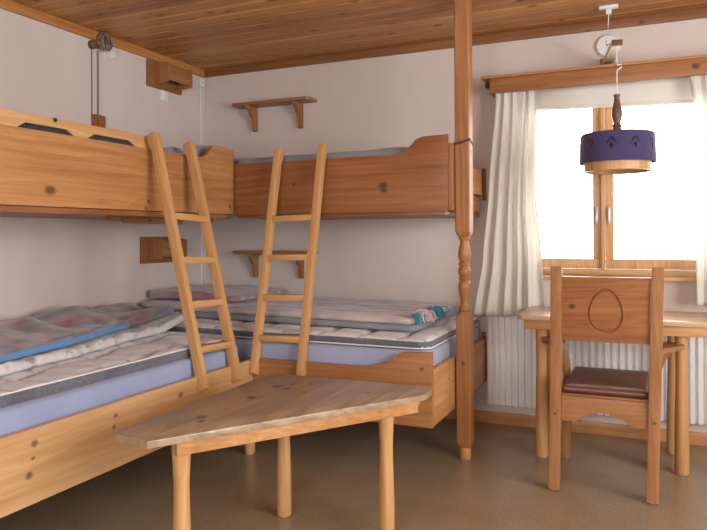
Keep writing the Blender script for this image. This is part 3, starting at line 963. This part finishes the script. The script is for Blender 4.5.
dup(la, (-1.896, 2.704, 0.447), (-TH, 0.045, PI / 2), 'pine ladder leaning on the left bunk, its foot on the pale bed rail')

# ------------------------------------------------------------------ wall shelves
sh = thing('wall_shelf', 'small pine wall shelf on two curved brackets above the back upper bunk', 'shelf', (-2.430, YB, 2.075), group='bracket shelves')
m = MB(); m.prism([(-0.31, -0.002), (0.31, -0.002), (0.31, -0.118), (0.295, -0.138), (-0.295, -0.138), (-0.31, -0.118)], 2, 0.0, 0.02, 0.003)
m.build('shelf_board', wood('amber', 'x', rk=0.04, seed=1), sh)
bs = [(-0.002, 0.0), (-0.125, 0.0), (-0.125, -0.018), (-0.105, -0.022), (-0.085, -0.040), (-0.070, -0.068), (-0.052, -0.082), (-0.046, -0.11), (-0.038, -0.145), (-0.036, -0.165), (-0.02, -0.172), (-0.002, -0.172)]
for x in (-0.18, 0.19):
    m = MB(); m.prism(bs, 0, x - 0.014, x + 0.014, 0.002); m.build('bracket', wood('amber', 'z', seed=x), sh)
dup(sh, (-2.430, YB, 1.034), (0, 0, 0), 'small pine wall shelf above the back lower bed, half behind a ladder')

# ------------------------------------------------------------------ wooden wall lamps
wl = thing('wall_lamp', 'wooden box wall lamp high under the ceiling above the left upper bunk', 'wall lamp', (XL, 3.715, 2.235), group='wooden box wall lamps')
m = MB(); m.box((0.001, -0.175, -0.080), (0.018, 0.175, 0.095), 0.003); m.build('back_board', wood('brown', 'y', seed=1), wl)
for y in (-0.105, 0.135):
    m = MB(); m.prism([(0.019, -0.058), (0.135, -0.045), (0.135, 0.075), (0.019, 0.09)], 1, y - 0.009, y + 0.009, 0.002); m.build('end_board', wood('amber', 'z', seed=y), wl)
m = MB(); m.box((0.118, -0.095, -0.036), (0.132, 0.125, 0.068), 0.002); m.build('front_board', wood('amber', 'y', seed=2), wl)
m = MB(); m.box((0.03, -0.09, 0.02), (0.09, 0.12, 0.04), 0.003); m.build('lamp_holder', WHITE, wl)
dup(wl, (XL, 3.645, 1.062), (0, 0, 0), 'wooden box wall lamp below the left upper bunk behind the ladder')
o = dup
m = MB(); m.box((0.0, -0.036, -0.036), (0.012, 0.036, 0.036), 0.004); m.box((0.012, -0.018, -0.024), (0.017, 0.018, 0.024), 0.002)
tag(m.build('light_switch', WHITE), 'white switch plate on the left wall under the upper box lamp', 'switch', loc=(XL, 3.715, 2.118))
m = MB(); m.box((0.0, -0.026, -0.030), (0.03, 0.026, 0.030), 0.004)
jb = m.build('junction_box', WHITE); tag(jb, 'small white junction box high in the wall corner', 'junction box', loc=(XL, 4.118, 2.288))
q = MB(); q.lathe([(0, -0.001), (0.006, -0.001), (0.006, 0.001), (0, 0.001)], n=12)
for v in q.bm.verts:
    v.co = Vector((v.co.z + 0.0305, v.co.x, v.co.y))
q.build('cap_screw', GREYCABLE, jb)
q = MB(); q.tube([(XL + 0.006, 4.122, 2.258), (XL + 0.006, 4.122, 1.6), (XL + 0.006, 4.122, 0.72)], 0.0045, 8)
tag(q.build('power_cable', WHITE), 'white cable running down the wall corner from the junction box', 'cable')
# cable bundle on the left wall
q = MB(); q.lathe([(0, -0.02), (0.026, -0.018), (0.026, 0.016), (0.02, 0.02), (0, 0.02)], n=20)
for v in q.bm.verts:
    v.co = Vector((v.co.z + 0.02, v.co.x, v.co.y))
tag(q.build('junction_box', wood('dark', 'z')), 'round brown cable box under the left moulding', 'junction box', loc=(XL, 3.062, 2.303))
q = MB(); rnd = random.Random(4)
for k in range(7):
    r = 0.032 + 0.012 * rnd.random(); c = Vector((XL + 0.022 + 0.016 + 0.005 * k, 3.125 + rnd.uniform(-.012, .012), 2.335 + rnd.uniform(-.012, .012)))
    q.tube([(c.x + rnd.uniform(-.003, .003), c.y + r * math.cos(2 * PI * i / 18), c.z + r * 1.15 * math.sin(2 * PI * i / 18)) for i in range(18)], 0.0042, 6, True)
q.tube([(XL + 0.04, 3.09, 2.31), (XL + 0.03, 3.075, 2.30), (XL + 0.02, 3.068, 2.303)], 0.005, 6)
tag(q.build('cable_bundle', GREYCABLE), 'coiled bundle of brown cables hanging at the left moulding', 'cable bundle')
q = MB(); q.box((0.0, -0.028, -0.03), (0.035, 0.028, 0.03), 0.004, M=Matrix.Rotation(0.45, 4, 'X'))
tag(q.build('sensor_box', WHITE), 'white tilted plastic box beside the cable bundle', 'sensor', loc=(XL, 3.205, 2.287))
for y, lbl in ((3.062, 'thin wall wire dropping from the round brown box, the left of two'), (3.110, 'thicker wall wire dropping from the cable bundle, the right of two')):
    q = MB(); r = 0.0032 if y < 3.1 else 0.0055
    q.tube([(XL + 0.008, y, 2.28), (XL + 0.007, y + 0.001, 2.1), (XL + 0.007, y, 1.88), (XL + 0.007, y, 1.84)], r, 8)
    tag(q.build('electric_wire', GREYCABLE), lbl, 'wire', 'wall wires')
m = MB(); m.box((0.0, -0.045, -0.05), (0.03, 0.045, 0.05), 0.004); m.box((0.03, -0.02, -0.04), (0.038, 0.02, 0.03), 0.002)
tag(m.build('wooden_block', wood('brown', 'z')), 'brown wooden block where the wall wires end above the left bunk', 'block', loc=(XL, 3.105, 1.84))

# ------------------------------------------------------------------ coffee table
ct = thing('coffee_table', 'low three legged pine corner table with worn grey top', 'table', (-1.30, 2.25, 0))
ox, oy = -1.30, 2.25
top = [(-1.385, 1.597), (-0.816, 2.455), (-0.806, 2.480), (-0.806, 2.570), (-0.818, 2.595), (-0.850, 2.612), (-1.520, 2.600), (-1.548, 2.585), (-1.556, 2.560), (-1.547, 1.640), (-1.535, 1.622)]
m = MB(); m.prism([(x - ox, y - oy) for x, y in top], 2, 0.531, 0.555, 0.004)
def tk(x, y, r):
    return (x - ox, y - oy, 0.555, r * 1.3)
m.build('table_top', wood('worn', 'y', knots=(tk(-1.40, 1.88, 0.014), tk(-1.37, 1.84, 0.011), tk(-1.39, 2.18, 0.013), tk(-1.36, 2.20, 0.008), tk(-1.40, 2.38, 0.018), tk(-1.34, 2.36, 0.014), tk(-1.36, 2.44, 0.010), tk(-1.25, 2.33, 0.009), tk(-1.15, 2.38, 0.008), tk(-1.02, 2.42, 0.008), tk(-1.29, 2.47, 0.009)), rough=0.27, seed=5, ring=0.55), ct)
ha = Vector((-1.392, 1.602, 0)); hb = Vector((-0.814, 2.463, 0))
hd = (hb - ha).normalized(); hn = Vector((-hd.y, hd.x, 0))
def apron(p, q, th, name_mat):
    d = (q - p); ln = d.length; d.normalize()
    M = Matrix.Translation(p) @ Matrix(((d.x, -d.y, 0, 0), (d.y, d.x, 0, 0), (0, 0, 1, 0), (0, 0, 0, 1)))
    q_ = MB(); q_.box((0, 0, 0.483), (ln, th, 0.530), 0.003, M=M)
    q_.build('apron', name_mat, ct)
O = Vector((ox, oy, 0))
apron(ha + hd * 0.098 + hn * 0.022 - O, hb + hd * 0.0 + hn * 0.022 - O, 0.022, wood('honey', 'y', seed=6))
apron(Vector((-1.487 - ox, 2.54 - oy, 0)), Vector((-1.487 - ox, 1.70 - oy, 0)), 0.022, wood('honey', 'y', seed=7))
apron(Vector((-0.86 - ox, 2.58 - oy, 0)), Vector((-1.50 - ox, 2.572 - oy, 0)), 0.022, wood('honey', 'x', seed=7))
def club(h, rt, rw, rb):
    return [(rb - 0.006, 0), (rb - 0.001, 0.006), (rb, 0.02), (rb, h * 0.16), (rb - (rb - rw) * 0.25, h * 0.34), (rw + 0.0008, h * 0.58), (rw, h * 0.70), (rw + (rt - rw) * 0.4, h * 0.85), (rt, h)]
for x, y in ((-1.386, 1.757), (-0.935, 2.400), (-1.416, 2.462)):
    m = MB(); m.lathe(club(0.530, 0.033, 0.025, 0.031), (x - ox, y - oy, 0), 26)
    m.build('leg', wood('ladder', 'z', seed=x), ct)

# ------------------------------------------------------------------ desk
dk = thing('desk', 'pine desk with bright top standing under the window', 'desk', (0, 0, 0))
m = MB(); m.prism([(-0.658, 3.580), (-0.633, 3.553), (0.235, 3.553), (0.260, 3.578), (0.260, 4.015), (-0.653, 4.015), (-0.658, 4.01)], 2, 0.722, 0.746, 0.003)
m.build('desk_top', wood('desktop', 'x', rough=0.2, seed=8), dk)
m = MB(); m.box((-0.625, 3.575, 0.672), (0.245, 3.597, 0.721), 0.003); m.build('apron', wood('honey', 'x', seed=3), dk)
m = MB(); m.box((-0.612, 3.598, 0.672), (-0.590, 3.985, 0.721), 0.003); m.build('apron', wood('honey', 'y', seed=3), dk)
m = MB(); m.box((0.178, 3.598, 0.672), (0.20, 3.985, 0.721), 0.003); m.build('apron', wood('honey', 'y', seed=4), dk)
m = MB(); m.box((-0.612, 3.986, 0.672), (0.20, 4.006, 0.721), 0.003); m.build('apron', wood('honey', 'x', seed=5), dk)
for x, y in ((-0.545, 3.635), (0.113, 3.635), (-0.545, 3.955), (0.083, 3.955)):
    m = MB(); m.lathe(club(0.721, 0.031, 0.027, 0.033), (x, y, 0), 26)
    m.build('leg', wood('ladder', 'z', seed=x + y), dk)

# ------------------------------------------------------------------ armchair
ch = thing('armchair', 'pine armchair with brown leather seat and egg carved back at the desk', 'chair', (-0.221, 3.42, 0))
cx0, cy0 = -0.221, 3.42
def leanY(z):
    return 3.197 - cy0 - (0.082 * max(0, z - 0.42) / 0.60)
SW = 0.205
for s in (-1, 1):
    x = s * SW
    w = 0.0245
    pts = [(leanY(0) - 0.022, 0.006), (leanY(0) + 0.020, 0.006), (leanY(0) + 0.022, 0.42), (leanY(1.02) + 0.017, 1.012), (leanY(1.02) - 0.020, 1.022), (leanY(0.5) - 0.026, 0.47), (leanY(0) - 0.024, 0.36)]
    m = MB(); m.prism(pts, 0, x - w, x + w, 0.004)
    st = m.build('back_post', wood('chair', 'z', seed=1 + s), ch)
    for z in (0.408, 0.352):
        q = MB(); q.tube([(x, leanY(0) - 0.026, z), (x, leanY(0) - 0.018, z)], 0.0075, 12)
        q.build('dowel_plug', wood('dark', 'y'), st, 'dark dowel plug')
    q = MB(); q.lathe([(0.008, 0), (0.014, 0.001), (0.014, 0.007), (0, 0.007)], (x, leanY(0), 0), 14); q.build('foot_glide', STEEL, st, 'metal foot glide')
# backrest board, bowed, with an egg shaped groove
zc, z0b, z1b = 0.834, 0.692, 0.977
hw = SW - 0.0255
def bow(x, z):
    return leanY(z) - 0.012 * (1 - (x / hw) ** 2)
def egg(a):
    r = 1.0
    ex = 0.070 * math.sin(a) * (1 - 0.17 * math.cos(a)); ez = 0.096 * math.cos(a) - 0.004
    return ex, ez
m = MB(); NA = 72
bm = m.bm
def front(x, z, d=0.0):
    return bm.verts.new((x, bow(x, z) - 0.011 + d, z))
levels = [(0.45, 0), (0.895, 0), (0.92, 0.006), (0.96, 0.008), (1.0, 0.006), (1.03, 0)]
rows = []
for f, d in levels:
    rows.append([front(f * egg(2 * PI * k / NA)[0], zc + f * egg(2 * PI * k / NA)[1], d) for k in range(NA)])
def rect_hit(a):
    dxr, dzr = egg(a)
    t = 1e9
    if abs(dxr) > 1e-6: t = min(t, hw / abs(dxr))
    if dzr > 1e-6: t = min(t, (z1b - zc) / dzr)
    if dzr < -1e-6: t = min(t, (zc - z0b) / -dzr)
    return t
angs = [2 * PI * k / NA for k in range(NA)]
def snap(k):
    t = rect_hit(angs[k]); ex, ez = egg(angs[k]); return [ex * t, zc + ez * t]
outer = [snap(k) for k in range(NA)]
for cxn, czn in ((hw, z1b), (-hw, z1b), (hw, z0b), (-hw, z0b)):
    b = min(range(NA), key=lambda k: (outer[k][0] - cxn) ** 2 + (outer[k][1] - czn) ** 2)
    outer[b] = [cxn, czn]
inn = rows[-1]
midr = [front((egg(angs[k])[0] * 1.03 + outer[k][0]) / 2, (zc + egg(angs[k])[1] * 1.03 + outer[k][1]) / 2) for k in range(NA)]
rows.append(midr)
rows.append([front(p[0], p[1]) for p in outer])
back = [bm.verts.new((p[0], bow(p[0], p[1]) + 0.011, p[1])) for p in outer]
cen = front(0, zc)
for k in range(NA):
    j = (k + 1) % NA
    bm.faces.new([cen, rows[0][k], rows[0][j]])
    for a, b in zip(rows, rows[1:]):
        bm.faces.new([a[k], b[k], b[j], a[j]])
    bm.faces.new([rows[-1][k], back[k], back[j], rows[-1][j]])
cb = bm.verts.new((0, bow(0, zc) + 0.011, zc))
for k in range(NA):
    bm.faces.new([cb, back[(k + 1) % NA], back[k]])
m.build('backrest', wood('brown', 'x', seed=6, ring=0.7, knots=((-0.115, bow(-.115, .84) - .011, 0.845, 0.011),)), ch, smooth=22)
# rear seat rail with arch
arch = [(-hw, 0.434), (-hw, 0.322), (-0.115, 0.322)] + [(-0.115 + 0.23 * k / 14, 0.322 + 0.048 * math.sin(PI * k / 14) ** 0.75) for k in range(1, 14)] + [(0.115, 0.322), (hw, 0.322), (hw, 0.434)]
m = MB(); m.prism(arch, 1, leanY(0) - 0.014, leanY(0) + 0.010, 0.002)
m.build('seat_rail', wood('chair', 'x', seed=4), ch)
yf = 3.655 - cy0
m = MB(); m.box((-hw, yf - 0.012, 0.34), (hw, yf + 0.012, 0.434), 0.003); m.build('seat_rail', wood('chair', 'x', seed=5), ch)
for s in (-1, 1):
    m = MB(); m.box((s * SW - 0.011, leanY(0) + 0.024, 0.34), (s * SW + 0.011, yf - 0.024, 0.434), 0.003); m.build('side_rail', wood('chair', 'y', seed=5 + s), ch)
    # front leg, running up and curving out to carry the arm
    m = MB(); m.box((s * SW - 0.021, yf - 0.022, 0.006), (s * SW + 0.021, yf + 0.022, 0.440), 0.004)
    fl = m.build('front_leg', wood('chair', 'z', seed=7 + s), ch)
    q = MB(); q.lathe([(0.008, 0), (0.013, 0.001), (0.013, 0.007), (0, 0.007)], (s * SW, yf, 0), 14); q.build('foot_glide', STEEL, fl, 'metal foot glide')
    sp = [(s * (SW - 0.018), 0.442), (s * (SW - 0.010), 0.52), (s * (SW + 0.012), 0.58), (s * (SW + 0.040), 0.6085), (s * (SW + 0.085), 0.6085), (s * (SW + 0.050), 0.56), (s * (SW + 0.028), 0.50), (s * (SW + 0.020), 0.442)]
    m = MB(); m.prism(sp, 1, yf - 0.055, yf - 0.020, 0.003); m.build('arm_support', wood('chair', 'z', seed=2 + s), ch)
    ap = [(s * (SW - 0.012), leanY(.62) + 0.024), (s * (SW + 0.022), leanY(.62) + 0.024), (s * (SW + 0.034), 0.0), (s * (SW + 0.085), 0.08), (s * (SW + 0.118), 0.14), (s * (SW + 0.128), 0.18), (s * (SW + 0.118), 0.215), (s * (SW + 0.085), 0.235), (s * (SW + 0.045), 0.232), (s * (SW + 0.02), 0.20), (s * (SW + 0.005), 0.12), (s * (SW - 0.01), 0.0)]
    m = MB(); m.prism(ap, 2, 0.610, 0.634, 0.005); m.build('armrest', wood('chair', 'y', rough=0.3, seed=3 + s), ch)
m = MB(); m.box((-hw + 0.001, leanY(0) - 0.012, 0.4345), (hw - 0.001, yf + 0.018, 0.446), 0.003); m.build('seat_board', wood('brown', 'x', seed=9), ch)
slab(-hw + 0.001, hw - 0.001, leanY(0) - 0.008, yf + 0.02, 0.4465, 0.480, 0.0165, 0.012, 0.03, top=lambda x, y, d: 0.010 * min(1, d / 0.12)).build('seat_cushion', LEATHER, ch, 'brown leather cushion', smooth=60)

# the old chair stands a little racked to the right
for c in ch.children:
    for o in (c,) + tuple(c.children):
        for v in o.data.vertices:
            v.co.x += 0.026 * v.co.z

# ------------------------------------------------------------------ ceiling lamp by the window
m = MB(); m.lathe([(0.064, 0), (0.064, 0.012), (0.056, 0.02), (0, 0.022)], n=40)
for v in m.bm.verts:
    v.co = Vector((v.co.x, -v.co.z, v.co.y))
tag(m.build('round_cover', WHITE), 'round white cap on the wall above the pelmet', 'cover', loc=(-0.245, YB, 2.243))
LXp, LYp = -0.176, 3.75
pa = Vector((-0.250, 4.16, 2.135)); pbv = Vector((-0.172, 3.725, 2.15))
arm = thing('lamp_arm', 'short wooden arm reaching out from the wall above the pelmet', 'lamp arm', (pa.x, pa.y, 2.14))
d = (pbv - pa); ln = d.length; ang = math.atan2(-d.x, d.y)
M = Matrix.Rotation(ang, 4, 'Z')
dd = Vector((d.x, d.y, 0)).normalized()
m = MB(); m.box((-0.026, -0.0, -0.016), (0.026, ln, 0.016), 0.002, M=Matrix.Rotation(math.atan2(d.y, d.x) - PI / 2, 4, 'Z')); m.build('arm_bar', plain('lit_underside_cream', (0.78, 0.72, 0.56), 0.4, amt=0.04), arm)  # wooden bar coloured cream to stand in for daylight on its underside
m = MB(); m.box((-0.026, ln, -0.016), (0.026, ln + 0.003, 0.016), 0.001, M=Matrix.Rotation(math.atan2(d.y, d.x) - PI / 2, 4, 'Z')); m.build('shaded_end', wood('dark', 'x'), arm, 'end of the arm, coloured dark for shade')  # dark tone stands in for shade on the end face
m = MB(); m.box((-0.035, -0.012, -0.03), (0.035, 0.009, 0.03), 0.003); m.build('wall_mount', wood('amber', 'z'), arm)
m = MB(); m.box((-0.048, -0.017, -0.018), (0.048, 0.017, 0.0), 0.003); m.box((-0.014, -0.012, -0.046), (0.014, 0.012, -0.018), 0.003)
tag(m.build('ceiling_plug', WHITE), 'white cable outlet on the ceiling above the hanging lamp', 'outlet', loc=(-0.222, 3.90, H))
pl = thing('pendant_lamp', 'navy drum hanging lamp with turned wooden stem in front of the window', 'lamp', (LXp, LYp, 1.48))
lz = 1.48
m = MB()
cord = [(-0.222 - LXp, 3.90 - LYp, H - 0.046 - lz), (-0.226 - LXp, 3.905 - LYp, 2.28 - lz), (-0.235 - LXp, 3.90 - LYp, 2.20 - lz), (-0.232 - LXp, 3.86 - LYp, 2.165 - lz), (-0.20 - LXp, 3.80 - LYp, 2.1655 - lz), (-0.155 - LXp, 3.742 - LYp, 2.150 - lz), (-0.150 - LXp, 3.738 - LYp, 2.12 - lz), (0.0, -0.004, 2.10 - lz)]
m.tube(cord, 0.003, 8)
m.tube([(0.0, -0.004, 2.105 - lz), (0, 0, 2.05 - lz), (0.004, 0, 2.03 - lz), (0.022, 0, 2.035 - lz), (0.024, 0, 2.02 - lz), (0.002, 0, 2.006 - lz), (0, 0, 1.99 - lz), (0, 0, 1.875 - lz)], 0.0032, 8)
m.build('cord', WHITE, pl)
hp = [(0.020, 0.197), (0.033, 0.202), (0.033, 0.212), (0.022, 0.22), (0.020, 0.228), (0.026, 0.235), (0.020, 0.243), (0.016, 0.25), (0.022, 0.27), (0.027, 0.292), (0.026, 0.312), (0.020, 0.34), (0.0145, 0.365), (0.013, 0.385), (0.017, 0.391), (0.017, 0.399), (0.0, 0.401)]
m = MB(); m.lathe(hp, n=26); m.build('turned_stem', wood('dark', 'z', rough=0.35), pl, smooth=60)
m = MB(); R0, R1 = 0.186, 0.180
m.lathe([(R0, 0.045), (R0 + 0.001, 0.05), (R1, 0.188), (R1 - 0.006, 0.196), (0.02, 0.198)], n=72)
bm = m.bm
bmesh.ops.delete(bm, geom=[f for f in bm.faces if len(f.verts) > 8], context='FACES')
# leaf shaped cut marks round the drum
for k in range(10):
    a0 = 2 * PI * (k + 0.35) / 10
    def on(da, z):
        r = R0 + (R1 - R0) * (z - 0.045) / 0.143 + 0.0016
        a = a0 + da / R0
        return bm.verts.new((r * math.cos(a), r * math.sin(a), z))
    for sgn in (-1, 1):
        v = [on(0, 0.170), on(sgn * 0.016, 0.150), on(sgn * 0.026, 0.128), on(sgn * 0.015, 0.138), on(0, 0.155)]
        f = bm.faces.new(v); f.material_index = 1
        v = [on(0, 0.140), on(sgn * 0.010, 0.125), on(sgn * 0.006, 0.112), on(0, 0.103)]
        f = bm.faces.new(v); f.material_index = 1
o = m.build('lamp_shade', [NAVY, MOTIF], pl, 'navy felt drum shade', smooth=40)
md = o.modifiers.new('thickness', 'SOLIDIFY'); md.thickness = 0.003
m = MB(); m.lathe([(0.160, 0.0), (0.164, 0.003), (0.164, 0.060), (0.158, 0.060), (0.156, 0.003)], n=60)
bmesh.ops.delete(m.bm, geom=[f for f in m.bm.faces if len(f.verts) > 8], context='FACES')
m.build('lower_ring', wood('pale', 'z'), pl, 'pale wooden ring under the shade', smooth=50)
m = MB()
for k in range(3):
    a = 2 * PI * k / 3
    m.tube([(0, 0, 0.196), (0.162 * math.cos(a), 0.162 * math.sin(a), 0.055)], 0.003, 6)
m.build('shade_frame', STEEL, pl)
m = MB(); m.lathe([(0, 0.06), (0.02, 0.065), (0.03, 0.09), (0.028, 0.11), (0.014, 0.14), (0.013, 0.19)], n=20); m.build('bulb', WHITE, pl)

# ------------------------------------------------------------------ light
w = bpy.data.worlds.new('bright_overcast_sky'); SC.world = w
w.use_nodes = True
nt = w.node_tree
bg = nt.nodes['Background']
bg.inputs[0].default_value = (0.97, 0.98, 1.0, 1); bg.inputs[1].default_value = 13.0
def portal(name, loc, rot, sx, sy):
    ld = bpy.data.lights.new(name, 'AREA'); ld.shape = 'RECTANGLE'; ld.size = sx; ld.size_y = sy
    ld.cycles.is_portal = True
    o = bpy.data.objects.new(name, ld); o.location = loc; o.rotation_euler = rot; COL.objects.link(o)
portal('window_daylight', ((OX0 + OX1) / 2, YB + T + 0.02, (OZ0 + OZ1) / 2), (-PI / 2, 0, 0), OX1 - OX0, OZ1 - OZ0)
portal('right_window_daylight', (XR + T + 0.02, (RW[0] + RW[1]) / 2, (RW[2] + RW[3]) / 2), (0, PI / 2, 0), RW[3] - RW[2], RW[1] - RW[0])
portal('front_opening_fill', ((FW[0] + FW[1]) / 2, YF - T - 0.02, (FW[2] + FW[3]) / 2), (PI / 2, 0, 0), FW[1] - FW[0], FW[3] - FW[2])  # guides sky light through the added front fill opening

# ------------------------------------------------------------------ camera
cam = bpy.data.cameras.new('camera'); co = bpy.data.objects.new('camera', cam); COL.objects.link(co)
SC.camera = co
F, CY, YAW, ROLL = 678.9, 233.74, 0.418, -0.0056
f = Vector((-math.sin(YAW), math.cos(YAW), 0)); r = Vector((math.cos(YAW), math.sin(YAW), 0)); u = r.cross(f)
r2 = r * math.cos(ROLL) + u * math.sin(ROLL); u2 = u * math.cos(ROLL) - r * math.sin(ROLL)
co.matrix_world = Matrix(((r2.x, u2.x, -f.x, 0), (r2.y, u2.y, -f.y, 0), (r2.z, u2.z, -f.z, 1.17), (0, 0, 0, 1)))
cam.sensor_width = 36.0; cam.sensor_fit = 'HORIZONTAL'
cam.lens = F / 707 * 36
cam.shift_y = -(265 - CY) / 707
cam.clip_start = 0.05

SC.view_settings.view_transform = 'Standard'
SC.view_settings.look = 'None'
SC.view_settings.exposure = 0.0
SC.view_settings.gamma = 1.0
SC.view_settings.use_curve_mapping = False
SC.cycles.max_bounces = 10
SC.cycles.diffuse_bounces = 6
SC.cycles.transparent_max_bounces = 12
